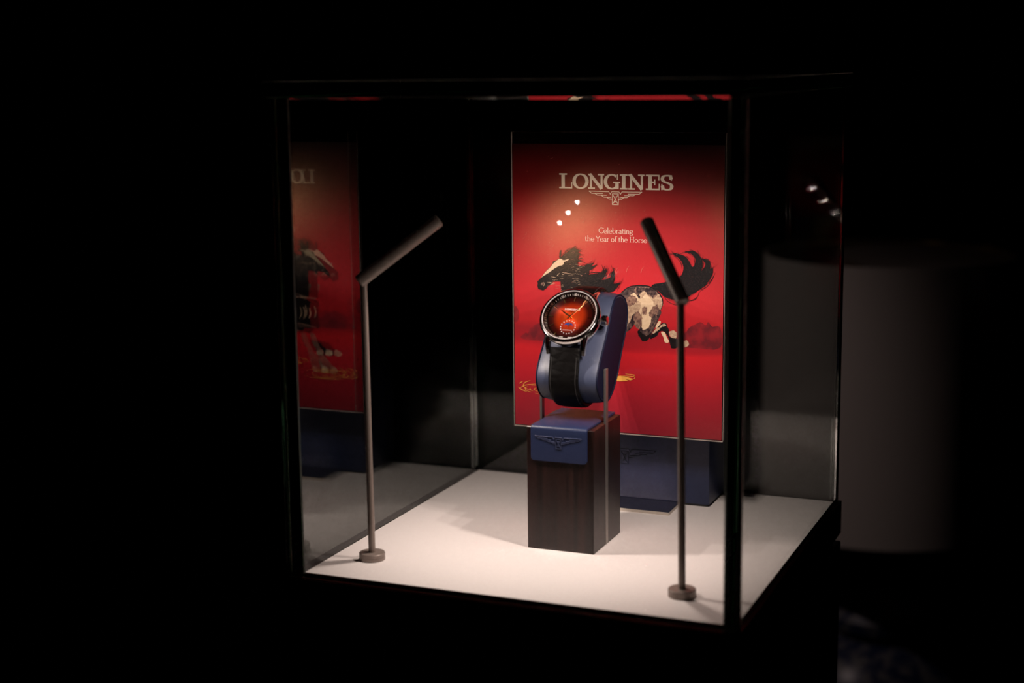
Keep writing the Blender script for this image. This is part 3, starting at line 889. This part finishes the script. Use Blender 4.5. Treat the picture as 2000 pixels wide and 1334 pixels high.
# ------------------------------------------------------------------ poster
ART = json.loads(r'''{"head":[927,1679,943,1693,963,1713,980,1739,1009,1771,1031,1790,1049,1815,1053,1833,1067,1836,1078,1841,1103,1855,1102,1891,1109,1915,1119,1917,1117,1888,1114,1864,1136,1885,1157,1901,1186,1922,1222,1937,1236,1932,1261,1915,1245,1909,1264,1890,1239,1889,1257,1879,1246,1855,1278,1846,1239,1832,1242,1805,1278,1806,1313,1818,1373,1836,1342,1805,1393,1822,1366,1793,1334,1771,1331,1744,1391,1757,1433,1765,1444,1799,1449,1779,1463,1801,1463,1776,1474,1788,1458,1749,1426,1711,1461,1716,1500,1738,1503,1768,1517,1787,1526,1752,1524,1715,1510,1684,1573,1697,1549,1666,1517,1628,1461,1615,1390,1558,1248,1484,1112,1477,1113,1637,1110,1685,1084,1685,1052,1682,1034,1661,1012,1648,997,1629,973,1613,957,1617,935,1623,928,1647,932,1667],"blaze":[963,1710,976,1730,998,1757,1027,1783,1049,1811,1074,1831,1096,1850,1111,1854,1121,1851,1139,1843,1164,1854,1178,1853,1164,1842,1139,1831,1135,1818,1121,1805,1099,1800,1071,1785,1045,1767,1013,1745,983,1726],"nostril":[958,1665,967,1672,978,1668,979,1657,966,1652,956,1655],"mane0":[1121,1854,1150,1869,1179,1877,1236,1905],"mane1":[1139,1845,1178,1858,1214,1861,1257,1879],"mane2":[1214,1831,1253,1839,1278,1838,1303,1829],"mane3":[1235,1845,1264,1861,1283,1864],"mane4":[1334,1758,1366,1762,1398,1765,1426,1767],"mane5":[1458,1749,1459,1733,1461,1719],"mane6":[1338,1778,1366,1803,1391,1820],"mane7":[1143,1896,1157,1911,1175,1915],"mane8":[1207,1926,1243,1917,1268,1918],"fleck0":[1038,1719,1074,1715],"fleck1":[1081,1726,1104,1749],"fleck2":[1121,1755,1164,1753],"fleck3":[1121,1738,1142,1742],"fleck4":[1008,1677,1041,1677],"fleck5":[1030,1663,1070,1670],"fleck6":[1142,1750,1199,1746],"fleck7":[976,1676,987,1663,975,1645],"rump":[1288,1541,1383,1599,1523,1605,1575,1623,1607,1651,1644,1671,1686,1680,1732,1683,1773,1681,1810,1669,1842,1648,1865,1625,1883,1595,1889,1568,1883,1542,1872,1514,1877,1492,1863,1461,1847,1420,1825,1374,1802,1333,1784,1296,1765,1282,1742,1278,1724,1297,1703,1330,1710,1355,1718,1382,1723,1418,1684,1414,1672,1393,1645,1360,1612,1336,1551,1301,1382,1256,1239,1248],"rump_cream":[1617,1520,1642,1535,1677,1550,1688,1586,1672,1598,1654,1602,1656,1616,1677,1623,1714,1587,1709,1613,1736,1637,1746,1659,1773,1652,1801,1604,1824,1610,1842,1637,1863,1620,1880,1590,1884,1564,1877,1532,1868,1514,1847,1540,1829,1539,1806,1509,1785,1484,1801,1462,1797,1422,1779,1385,1756,1366,1733,1369,1728,1463,1709,1471,1682,1483,1658,1451,1640,1414,1614,1377,1612,1430],"rump_light":[1656,1616,1677,1623,1709,1587,1732,1592,1755,1620,1776,1612,1806,1578,1819,1543,1801,1511,1783,1483,1801,1462,1797,1422,1779,1385,1760,1366,1735,1372,1730,1401,1735,1459,1741,1517,1728,1481,1709,1471,1718,1516,1723,1561,1700,1569],"rump_patch0":[1616,1578,1644,1597,1677,1594,1690,1577,1677,1554,1654,1537,1626,1532,1614,1551],"rump_patch1":[1695,1662,1741,1668,1782,1670,1819,1658,1840,1637,1824,1614,1810,1598,1792,1613,1769,1629,1746,1642,1718,1632,1700,1617,1688,1639],"rump_patch2":[1735,1517,1746,1526,1767,1525,1767,1487,1755,1473,1737,1481],"rump_patch3":[1819,1530,1842,1540,1852,1522,1843,1486,1820,1463,1797,1466,1790,1484],"rump_patch4":[1820,1476,1838,1468,1829,1419,1811,1378,1783,1336,1765,1322,1783,1368,1802,1413],"rump_patch5":[1677,1460,1700,1484,1723,1463,1728,1436,1723,1391,1686,1416,1672,1433],"rump_line":[1575,1623,1607,1651,1644,1671,1686,1679,1732,1682,1773,1680,1810,1668,1842,1647,1865,1624,1883,1594,1888,1568,1883,1541,1872,1514],"rump_dark":[1703,1330,1710,1359,1723,1347,1747,1328,1770,1322,1788,1337,1806,1338,1788,1301,1765,1282,1742,1278,1724,1297],"sheath":[1675,1400,1691,1421,1709,1426,1724,1418,1721,1391,1712,1366,1691,1376],"hock":[1802,1328,1820,1361,1848,1384,1875,1412,1893,1420,1916,1415,1921,1397,1935,1371,1932,1344,1948,1318,1994,1312,2012,1291,2004,1255,1990,1243,1963,1238,1949,1247,1937,1287,1921,1335,1893,1360,1866,1354,1843,1322,1811,1302,1793,1301],"hock_cream":[1811,1342,1829,1366,1861,1389,1893,1414,1912,1408,1907,1398,1880,1388,1848,1360,1820,1338],"cannon":[1875,1352,1903,1352,1917,1321,1934,1291,1930,1280,1917,1276,1901,1285,1894,1315],"cannon2":[1834,1384,1847,1415,1861,1434,1873,1428,1868,1408,1848,1384],"hoof0":[1935,1353,1953,1368,1976,1367,1994,1348,1989,1316,1971,1313,1944,1327],"hoof1":[2012,1291,2049,1298,2067,1303,2083,1281,2076,1263,2049,1251,2017,1251],"tail":[1801,1679,1829,1699,1898,1712,1954,1737,1991,1745,2022,1767,2037,1807,2034,1849,2009,1884,1962,1921,2002,1920,2052,1903,2077,1874,2102,1830,2123,1852,2124,1888,2101,1917,2070,1931,2042,1927,2058,1938,2113,1944,2150,1919,2175,1878,2175,1830,2166,1800,2190,1831,2196,1861,2165,1895,2211,1885,2233,1862,2233,1820,2252,1833,2249,1779,2225,1736,2189,1693,2152,1667,2103,1635,2042,1596,1955,1592,1898,1608,1879,1625,1842,1654],"tails0":[1898,1608,1930,1573,1980,1554,2005,1558],"tails1":[2042,1590,2091,1589,2140,1618,2155,1661],"tails2":[2152,1667,2201,1687,2243,1737,2270,1798],"tails3":[1965,1906,2002,1878,2021,1848,2028,1812],"tails4":[2079,1586,2128,1600,2158,1655],"tails5":[2189,1693,2237,1737,2261,1779],"tails6":[2193,1896,2224,1880,2236,1844],"tails7":[2224,1844,2250,1821,2243,1773],"tails8":[1971,1919,2015,1896,2033,1873],"tails9":[2162,1889,2193,1878,2209,1843],"mountR":[2011,1332,2056,1357,2090,1403,2134,1422,2168,1440,2202,1420,2224,1443,2252,1409,2308,1409,2313,1261,2136,1251,2023,1255],"mountL":[795,1248,805,1274,829,1291,846,1288,863,1322,884,1336,897,1352,924,1363,1004,1373,1123,1298,1189,1251,923,1236],"mountLL":[745,1484,767,1472,778,1444,780,1419,771,1384,744,1370],"gold0":[866,933,825,918,811,894,825,876,862,863],"gold1":[778,908,805,924],"gold2":[770,879,797,861,838,848],"goldR":[1491,1009,1550,1013,1609,1011,1667,998,1644,987,1609,994,1632,982,1562,974,1491,981],"goldS0":[1609,1031,1679,1027,1667,1021],"goldS1":[1491,1019,1562,1028],"goldS2":[1562,1014,1667,1015,1679,1004,1644,985],"chest":[1176,1576,1127,1583,1105,1584,1095,1580,1098,1551,1122,1492,1143,1433,1159,1286,1238,1233,1372,1226,1353,1686],"chest_dark":[1351,1744,1172,1692,1180,1547,1212,1497,1266,1524,1292,1557,1358,1554],"chest_cream":[1292,1552,1261,1515,1218,1473,1203,1435,1242,1428,1268,1475],"barrel":[1346,1456,1129,1455,1110,1401,1118,1336,1109,1237,1168,1234,1255,1241,1353,1269],"rib0":[1249,1395,1232,1352,1252,1301],"rib1":[1199,1397,1182,1354,1203,1304],"rib2":[1149,1411,1137,1356,1153,1312],"rib3":[1328,1270,1229,1255,1137,1238],"leg0":[1376,1325,1165,1336,1163,1237,1177,1193,1123,1141,1038,1123,990,1082,918,1054,931,1025,980,1023,1054,1024,1101,1076,1160,1139,1208,1191,1379,1237],"leg1":[1195,1192,1152,1183,1113,1086,1054,1002,1001,939,960,909,985,879,1034,882,1095,889,1123,965,1144,1062,1179,1116],"fhoof0":[1052,1057,1003,1062,1011,1026,1066,1025],"fhoof1":[972,1072,918,1048,931,1023,983,1026],"fhoof2":[1001,939,960,909,979,880,1024,885],"fhoof3":[1094,933,1052,903,1058,882,1101,889]}''')
po = thing('poster', 'glossy red poster of a galloping horse with a winged logo and pale lettering', 'poster', (0.1532, 0.2195, 0.058))
PY = 0.2180
b = bmesh.new(); box(b, (0.0736, PY + 0.0005, 0.0588), (0.2335, PY + 0.0035, 0.2771), 0.0004, 1)
rel(obj('acrylic_panel', b, M_glass, po, smooth=False), po)
M_edge = mat('pale_acrylic_edge', (0.34, 0.28, 0.25), 0.3)
for a_, c_ in (((0.0730, PY - 0.0002, 0.0590), (0.07345, PY + 0.0035, 0.2768)), ((0.2336, PY - 0.0002, 0.0590), (0.2340, PY + 0.0035, 0.2768)), ((0.0732, PY - 0.0006, 0.0580), (0.2338, PY + 0.0035, 0.0587))):
    b = bmesh.new(); box(b, a_, c_, 0.0001, 1)
    rel(obj('panel_edge', b, M_edge, po, smooth=False), po)
# printed colours
def paper(name, col, **k):
    k = dict(dict(Specular_IOR_Level=0.15, Coat_Weight=1.0, Coat_Roughness=0.012), **k)
    foil = k.pop('foil', 0.026); grough = k.pop('grough', 0.29)
    m = mat(name, col, 0.5, 0.0, **k)
    nt, n, l, pb = nodes(m)
    tc = n.new('ShaderNodeTexCoord'); t = n.new('ShaderNodeTexNoise'); t.inputs['Scale'].default_value = 2300; t.inputs['Detail'].default_value = 1
    l.new(tc.outputs['Object'], t.inputs['Vector'])
    bp = n.new('ShaderNodeBump'); bp.inputs['Strength'].default_value = 0.6; bp.inputs['Distance'].default_value = 0.00006
    l.new(t.outputs['Fac'], bp.inputs['Height']); l.new(bp.outputs['Normal'], pb.inputs['Normal'])
    gl = n.new('ShaderNodeBsdfGlossy'); gl.distribution = 'BECKMANN'; gl.inputs['Roughness'].default_value = grough; gl.inputs['Color'].default_value = (1.0, 0.58, 0.28, 1)
    l.new(bp.outputs['Normal'], gl.inputs['Normal'])
    mx = n.new('ShaderNodeMixShader'); mx.inputs[0].default_value = foil
    l.new(pb.outputs[0], mx.inputs[1]); l.new(gl.outputs[0], mx.inputs[2]); l.new(mx.outputs[0], n['Material Output'].inputs['Surface'])
    return m
def grain(m, c1, c2, scale=420, lo=.35, hi=.62, st=(1, 1, 1)):
    noisecol(m, c1, c2, scale, st, lo, hi, 6)
    return m
PM = [paper('print_red', (0.62, 0.018, 0.026)),
      grain(paper('print_mane_black', (0.02, 0.015, 0.018)), (0.004, 0.003, 0.004), (0.035, 0.022, 0.022), 900, .5, .85),
      grain(paper('print_cream', (0.62, 0.45, 0.29)), (0.66, 0.47, 0.30), (0.72, 0.53, 0.36), 500),
      grain(paper('print_brown', (0.15, 0.07, 0.06)), (0.10, 0.045, 0.045), (0.30, 0.17, 0.12), 600),
      grain(paper('print_maroon', (0.22, 0.012, 0.018)), (0.13, 0.010, 0.016), (0.27, 0.013, 0.020), 160),
      grain(paper('print_tan', (0.45, 0.29, 0.19)), (0.33, 0.20, 0.14), (0.58, 0.41, 0.27), 500),
      paper('print_gold', (0.85, 0.42, 0.08)),
      paper('print_lettering', (0.80, 0.66, 0.52), foil=0.05),
      paper('print_small_text', (0.85, 0.66, 0.55)),
      mat('card_edge', (0.5, 0.42, 0.36), 0.4),
      grain(paper('print_umber', (0.08, 0.05, 0.05)), (0.022, 0.013, 0.017), (0.13, 0.08, 0.07), 420, .4, .68),
      paper('print_scuff', (0.62, 0.22, 0.17))]
# the red ground: a darker lake-shore band printed across the lower half
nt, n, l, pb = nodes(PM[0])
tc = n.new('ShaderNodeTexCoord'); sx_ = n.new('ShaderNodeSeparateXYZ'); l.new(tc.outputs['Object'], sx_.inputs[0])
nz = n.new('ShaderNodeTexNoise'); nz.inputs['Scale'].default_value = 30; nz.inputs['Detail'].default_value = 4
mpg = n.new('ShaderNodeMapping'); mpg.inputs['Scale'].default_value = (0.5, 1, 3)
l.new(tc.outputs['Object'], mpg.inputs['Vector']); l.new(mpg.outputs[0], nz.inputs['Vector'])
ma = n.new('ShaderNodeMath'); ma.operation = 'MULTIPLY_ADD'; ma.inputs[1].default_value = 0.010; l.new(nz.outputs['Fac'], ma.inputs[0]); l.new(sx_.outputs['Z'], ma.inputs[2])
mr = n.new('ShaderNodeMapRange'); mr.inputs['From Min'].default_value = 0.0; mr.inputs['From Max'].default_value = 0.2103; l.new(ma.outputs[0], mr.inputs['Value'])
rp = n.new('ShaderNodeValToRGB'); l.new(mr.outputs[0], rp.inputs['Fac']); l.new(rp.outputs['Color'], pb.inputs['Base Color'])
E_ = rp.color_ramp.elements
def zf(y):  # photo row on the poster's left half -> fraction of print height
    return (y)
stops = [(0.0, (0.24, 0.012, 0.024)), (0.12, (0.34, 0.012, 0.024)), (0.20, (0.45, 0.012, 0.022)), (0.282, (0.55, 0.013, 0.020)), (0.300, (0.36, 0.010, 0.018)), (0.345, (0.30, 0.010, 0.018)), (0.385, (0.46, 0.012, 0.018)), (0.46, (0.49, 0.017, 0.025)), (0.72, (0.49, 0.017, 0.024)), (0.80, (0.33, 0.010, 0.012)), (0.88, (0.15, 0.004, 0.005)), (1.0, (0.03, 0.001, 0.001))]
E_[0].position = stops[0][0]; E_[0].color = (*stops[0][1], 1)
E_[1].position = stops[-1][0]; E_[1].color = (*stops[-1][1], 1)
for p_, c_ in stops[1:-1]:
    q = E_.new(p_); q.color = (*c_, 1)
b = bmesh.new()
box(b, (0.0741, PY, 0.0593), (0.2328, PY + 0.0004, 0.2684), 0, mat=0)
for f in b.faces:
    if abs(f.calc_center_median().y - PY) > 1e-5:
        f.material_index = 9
lay = [0]
def PP():
    lay[0] += 1
    y = PY - 0.000006 * lay[0]
    return lambda u, v: Vector((u, y, v))
class Ink:
    """successive pen strokes lie a hair's breadth over one another"""
    def __init__(self):
        lay[0] += 1
        self.y = PY - 0.000006 * lay[0]
        self.n = 0
    def next(self):
        self.n = self.n % 8 + 1
    def __call__(self, u, v):
        return Vector((u, self.y - 0.000005 * self.n, v))
def poly(key, m, sm=0, rough=0.0, halo=None, seed=1):
    a = ART[key]; P = PP()
    pts = [(a[i] / 1e4, a[i + 1] / 1e4) for i in range(0, len(a), 2)]
    if sm:
        pts = smoothclosed(pts, sm)
    if rough:        # uneven brushed edge
        rd = random.Random(seed); n_ = len(pts); ph = [(rd.uniform(0, 6.3), k) for k in (5, 9, 17, 29, 43)]
        new = []
        for k, p in enumerate(pts):
            q_ = pts[(k + 1) % n_]; ex, ez = q_[0] - p[0], q_[1] - p[1]; e_ = math.hypot(ex, ez) or 1
            d = rough * (sum(math.sin(f_ * 2 * PI * k / n_ + a_) for a_, f_ in ph) * .3 + rd.uniform(-.5, .5))
            new.append((p[0] - ez / e_ * d, p[1] + ex / e_ * d))
        pts = new
    if halo is not None:   # paler wash under the patch
        cx, cz = sum(p[0] for p in pts) / len(pts), sum(p[1] for p in pts) / len(pts)
        Q = P; P = PP()
        f = b.faces.new([b.verts.new(Q(p[0] + (p[0] - cx) * .16, p[1] + (p[1] - cz) * .16)) for p in pts]); f.material_index = halo; f.normal_update()
        bmesh.ops.triangulate(b, faces=[f])
    pts = [(max(0.0742, min(0.2327, p[0])), p[1]) for p in pts]
    es = []
    vs = [b.verts.new(P(*p)) for p in pts]
    f = b.faces.new(vs); f.material_index = m; f.normal_update()
    bmesh.ops.triangulate(b, faces=[f])
def brush(key, m, w):
    a = ART[key]; pts = [(a[i] / 1e4, a[i + 1] / 1e4) for i in range(0, len(a), 2)]
    stroke(b, crv(pts, 6), w, w, PP(), m, taper=lambda t: 0.25 + 0.9 * math.sin(PI * min(1, t * .85 + .1)))
def hairs(key, m, n, ln, w, seed, xmin=0, zmin=0):
    """dry-brush hairs running along the edge of a painted shape and fraying off it"""
    a = ART[key]; pts = [(a[i] / 1e4, a[i + 1] / 1e4) for i in range(0, len(a), 2)]
    rd = random.Random(seed)
    cx, cz = sum(p[0] for p in pts) / len(pts), sum(p[1] for p in pts) / len(pts)
    for k in range(n):
        if k % 12 == 0:
            P = PP(); lay[0] -= 1 if k % 24 else 0
        i = rd.randrange(len(pts)); p, q_ = pts[i], pts[(i + 1) % len(pts)]
        if math.hypot(p[0] - q_[0], p[1] - q_[1]) < .0008:
            continue
        t = rd.random(); x, z = p[0] + (q_[0] - p[0]) * t, p[1] + (q_[1] - p[1]) * t
        if x < xmin or z < zmin:
            continue
        d = math.atan2(q_[1] - p[1], q_[0] - p[0])
        if math.cos(d) < 0:
            d += PI
        d += rd.uniform(-.25, .25); L_ = ln * rd.uniform(.35, 1); off = rd.gauss(0, .0005)
        x += math.sin(d) * off; z -= math.cos(d) * off
        c0 = (x - math.cos(d) * L_ * .5, z - math.sin(d) * L_ * .5); d2 = d + rd.uniform(-.05, .45)
        stroke(b, crv([c0, (x, z), (x + math.cos(d2) * L_ * .5, z + math.sin(d2) * L_ * .5)], 4), w, w, P, m, taper=lambda t: 1.1 - t)
poly('mountR', 4, 3, .0003, None, 2); poly('mountL', 4, 3, .0003, None, 3); poly('mountLL', 4, 3)
poly('chest', 3, 3); poly('chest_dark', 1); poly('chest_cream', 5, 3)
poly('leg0', 1, 3); poly('leg1', 3, 3)
for k_ in range(4):
    poly('fhoof%d' % k_, 5, 3)
poly('rump', 10, 3); poly('rump_cream', 5, 6, .0005, None, 5); poly('rump_light', 2, 6, .0004, None, 6)
poly('barrel', 1, 3)
for k_ in range(4):
    brush('rib%d' % k_, 5 if k_ < 3 else 3, .0011)
for k_ in range(6):
    poly('rump_patch%d' % k_, 3 if k_ not in (1, 4) else 10, 6, .0005, 5 if k_ == 2 else 3, 7 + k_)
poly('sheath', 3, 4); poly('cannon2', 2, 3)
poly('hock', 1, 4, .0002, None, 16); poly('hock_cream', 5, 4, .0003, None, 17); poly('cannon', 2, 3); poly('hoof0', 5, 3, .0002, None, 18); poly('hoof1', 5, 3)
poly('rump_dark', 1, 4, .0004, None, 20); brush('rump_line', 1, 0.0008)
poly('tail', 1, 2)
for k_ in range(10):
    brush('tails%d' % k_, 1, 0.00034)
hairs('tail', 1, 130, 0.010, 0.00022, 3, 0.195)
poly('head', 1); poly('blaze', 2, 3, .0002, None, 22); poly('nostril', 3, 3)
for k_ in range(9):
    brush('mane%d' % k_, 1, 0.0005)
hairs('head', 1, 300, 0.009, 0.00022, 5, 0.112, 0.153)
for k_ in range(8):
    brush('fleck%d' % k_, 5, 0.00028)
rd = random.Random(8)
P = PP()
for _ in range(80):     # pale hair marks over the dark head and neck
    x, z = rd.uniform(0.098, 0.128), rd.uniform(0.163, 0.186)
    if z > 0.165 + (x - 0.098) * .75 or z < 0.150 + (x - .098) * .6:
        continue
    L_ = rd.uniform(.0008, .003)
    stroke(b, [(x, z), (x + L_, z - L_ * rd.uniform(-.3, .3))], .00012, .00012, P, 5)
# hair-fine scratches and dust marks on the gloss
rd = random.Random(21)
P = PP()
for _ in range(110):
    x, z = rd.gauss(0.125, 0.030), rd.gauss(0.200, 0.026)
    if not (0.076 < x < 0.230 and 0.10 < z < 0.262):
        continue
    a_ = rd.uniform(-.5, .9); L_ = abs(rd.gauss(0, .0014)) + .0003
    stroke(b, crv([(x, z), (x + L_ * .5 * math.cos(a_), z + L_ * .5 * math.sin(a_)), (x + L_ * math.cos(a_ + .4), z + L_ * math.sin(a_ + .4))], 3), .0001, .0001, P, 11)
for x, z in ((.1530, .176), (.1615, .1775), (.1725, .1775)):
    stroke(b, crv([(x, z), (x + .001, z + .003), (x + .003, z + .005)], 6), .00022, .00022, P, 11, taper=lambda t: 1.1 - t)
# gold ripples on the water
def ripple(cx, cz, k, fill):
    P = PP(); rd = random.Random(int(k * 1000))
    for j, s in enumerate((1.0, .82, .62, .45, .3)):
        a0 = rd.uniform(0, 360)
        for q in range(3):
            a1 = a0 + rd.uniform(50, 105)
            stroke(b, arc(cx, cz, .0195 * k * s, .0043 * k * s, a0, a1, 14), .0005, .0003, P, 6, taper=lambda t: math.sin(PI * (t * .9 + .05)) + .15)
            a0 = a1 + rd.uniform(8, 30)
ripple(0.0984, 0.0871, 1.0, 0)
ripple(0.1350, 0.0968, 0.65, 0)
for k_ in range(3):
    brush('gold%d' % k_, 6, 0.00042)
poly('goldR', 6)
for k_ in range(3):
    brush('goldS%d' % k_, 6, 0.00035)
# lettering
lay[0] = 4
P = Ink()
Z0, Z1 = 0.2366, 0.2472
for ch, x0, x1 in (('L', .1104, .1204), ('O', .1208, .1327), ('N', .1326, .1447), ('G', .1447, .1567), ('I', .1565, .1622), ('N', .1628, .1748), ('E', .1758, .1861), ('S', .1868, .1959)):
    P = Ink()
    slab(b, ch, x0, x1, Z0, Z1, P, 7, .245, .10)
P = Ink()
seg_strokes(b, [[(0.1531 + x * .0203, 0.2302 + y * .0203) for x, y in p] for p in LP], 0.00042, P, 7)
P = Ink()
lowtext(b, 'Celebrating', 0.1403, 0.1664, 0.2049, 0.0040, P, 8)
lowtext(b, 'the Year of the Horse', 0.1299, 0.1768, 0.1990, 0.0038, P, 8)
for f in b.faces:
    f.normal_update()
    if abs(f.normal.y) > .5 and f.normal.y > 0 and f.calc_center_median().y < PY + 0.0001:
        f.normal_flip()
pr = obj('poster_print', b, PM, po, smooth=False, recalc=False)
pr.location = (-po.location.x, -po.location.y, -po.location.z)
# shift the ramp origin: object space of the print equals world minus nothing, so offset the ramp
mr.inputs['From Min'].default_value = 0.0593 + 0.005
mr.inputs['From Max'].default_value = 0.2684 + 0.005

# ------------------------------------------------------------------ table lamp behind the case
LX, LY = 0.1994, 1.1254
tl = thing('table_lamp', 'unlit table lamp with wide drum shade and blue-white porcelain body behind the case', 'table lamp', (LX, LY, -0.62))
M_shade = mat('ivory_fabric_shade', (0.55, 0.50, 0.47), 0.9)
bump(M_shade, 1400, 0.2, 0.0003)
M_brass = mat('brass_trim', (0.75, 0.50, 0.16), 0.25, 1.0)
ztop, zbot, R = 0.091, -0.2453, 0.158
b = bmesh.new()
lathe(b, [(R, zbot), (R, ztop), (R - 0.0018, ztop), (R - 0.0018, zbot)], 128, Matrix.Translation((LX, LY, 0)), close=True)
sh = rel(obj('lamp_shade', b, M_shade, tl), tl)
for zz in (ztop - 0.001,):
    b = bmesh.new()
    pr_ = [(R - 0.0035 + 0.0016 * math.cos(a), zz - .002 + 0.0016 * math.sin(a)) for a in [2 * PI * k / 8 for k in range(8)]]
    lathe(b, pr_, 96, close=True)
    o = obj('rim_wire', b, M_brass, sh); o.location = (LX, LY, 0)
b = bmesh.new()
for k in range(3):
    a = 2 * PI * k / 3
    M = axis_matrix((0, 0, ztop - 0.03), (math.cos(a), math.sin(a), 0))
    lathe(b, [(0, 0), (0.0015, 0), (0.0015, R - 0.002), (0, R - 0.002)], 10, M)
o = obj('spider', b, M_brass, sh); o.location = (LX, LY, 0)
b = bmesh.new()
lathe(b, [(0, -0.375), (0.006, -0.375), (0.006, ztop - 0.02), (0, ztop - 0.02)], 16)
o = obj('stem', b, M_brass, tl); o.location = (0, 0, 0.62)
M_porc = mat('blue_white_porcelain', (0.8, 0.8, 0.8), 0.12)
noisecol(M_porc, (0.012, 0.02, 0.06), (0.11, 0.11, 0.12), 60, (1, 1, 1), .46, .58, 5)
M_porc.node_tree.nodes['Principled BSDF'].inputs['Roughness'].default_value = 0.35
b = bmesh.new()
lathe(b, [(0, -0.362), (0.058, -0.364), (0.066, -0.372), (0.064, -0.386), (0.05, -0.392), (0.05, -0.398), (0.075, -0.41), (0.105, -0.44), (0.118, -0.48), (0.112, -0.53), (0.085, -0.58), (0.07, -0.605), (0.075, -0.62), (0, -0.62)], 96)
o = obj('porcelain_body', b, M_porc, tl); o.location = (0, 0, 0.62)
tb = thing('side_table', 'dark round table under the porcelain table lamp', 'table', (LX, LY, FZ))
b = bmesh.new(); lathe(b, [(0, .300), (.25, .300), (.26, .305), (.26, .325), (.25, .33), (0, .33)], 96)
obj('tabletop', b, M_black, tb)
b = bmesh.new(); lathe(b, [(0, 0), (.16, 0), (.16, .02), (.035, .04), (.03, .3), (0, .3)], 48)
obj('table_column', b, M_black, tb)

# ------------------------------------------------------------------ unseen fill spotlight, added only to brighten the lamp shade
sp_ = thing('added_fill_spot', 'added unseen black spotlight, a dim fill for the lamp shade', 'added fill light', (-1.0, -0.2, 1.7))
b = bmesh.new(); lathe(b, [(0, 0), (.05, 0), (.05, -.02), (.01, -.022), (.01, -.09), (0, -.09)], 32)
obj('mount', b, M_black, sp_)
aimv = (Vector((LX - 0.05, LY, -0.24)) - Vector((-1.0, -0.2, 1.6))).normalized()
b = bmesh.new(); lathe(b, [(0.03, -.05), (.035, -.045), (.035, .06), (.032, .06), (.032, -.02), (0, -.02), (0, -.05)], 32, axis_matrix((0, 0, -.1), aimv))
obj('fill_housing', b, M_black, sp_)
ld = bpy.data.lights.new('fill_spot', 'SPOT')
ld.energy = SPOT_W; ld.color = (1.0, 0.77, 0.72); ld.spot_size = math.radians(17); ld.spot_blend = 1.0; ld.shadow_soft_size = 0.02
lo_ = bpy.data.objects.new('fill_spot', ld); link(lo_, sp_)
lo_.matrix_local = axis_matrix(Vector((0, 0, -.1)) + aimv * 0.065, -aimv)
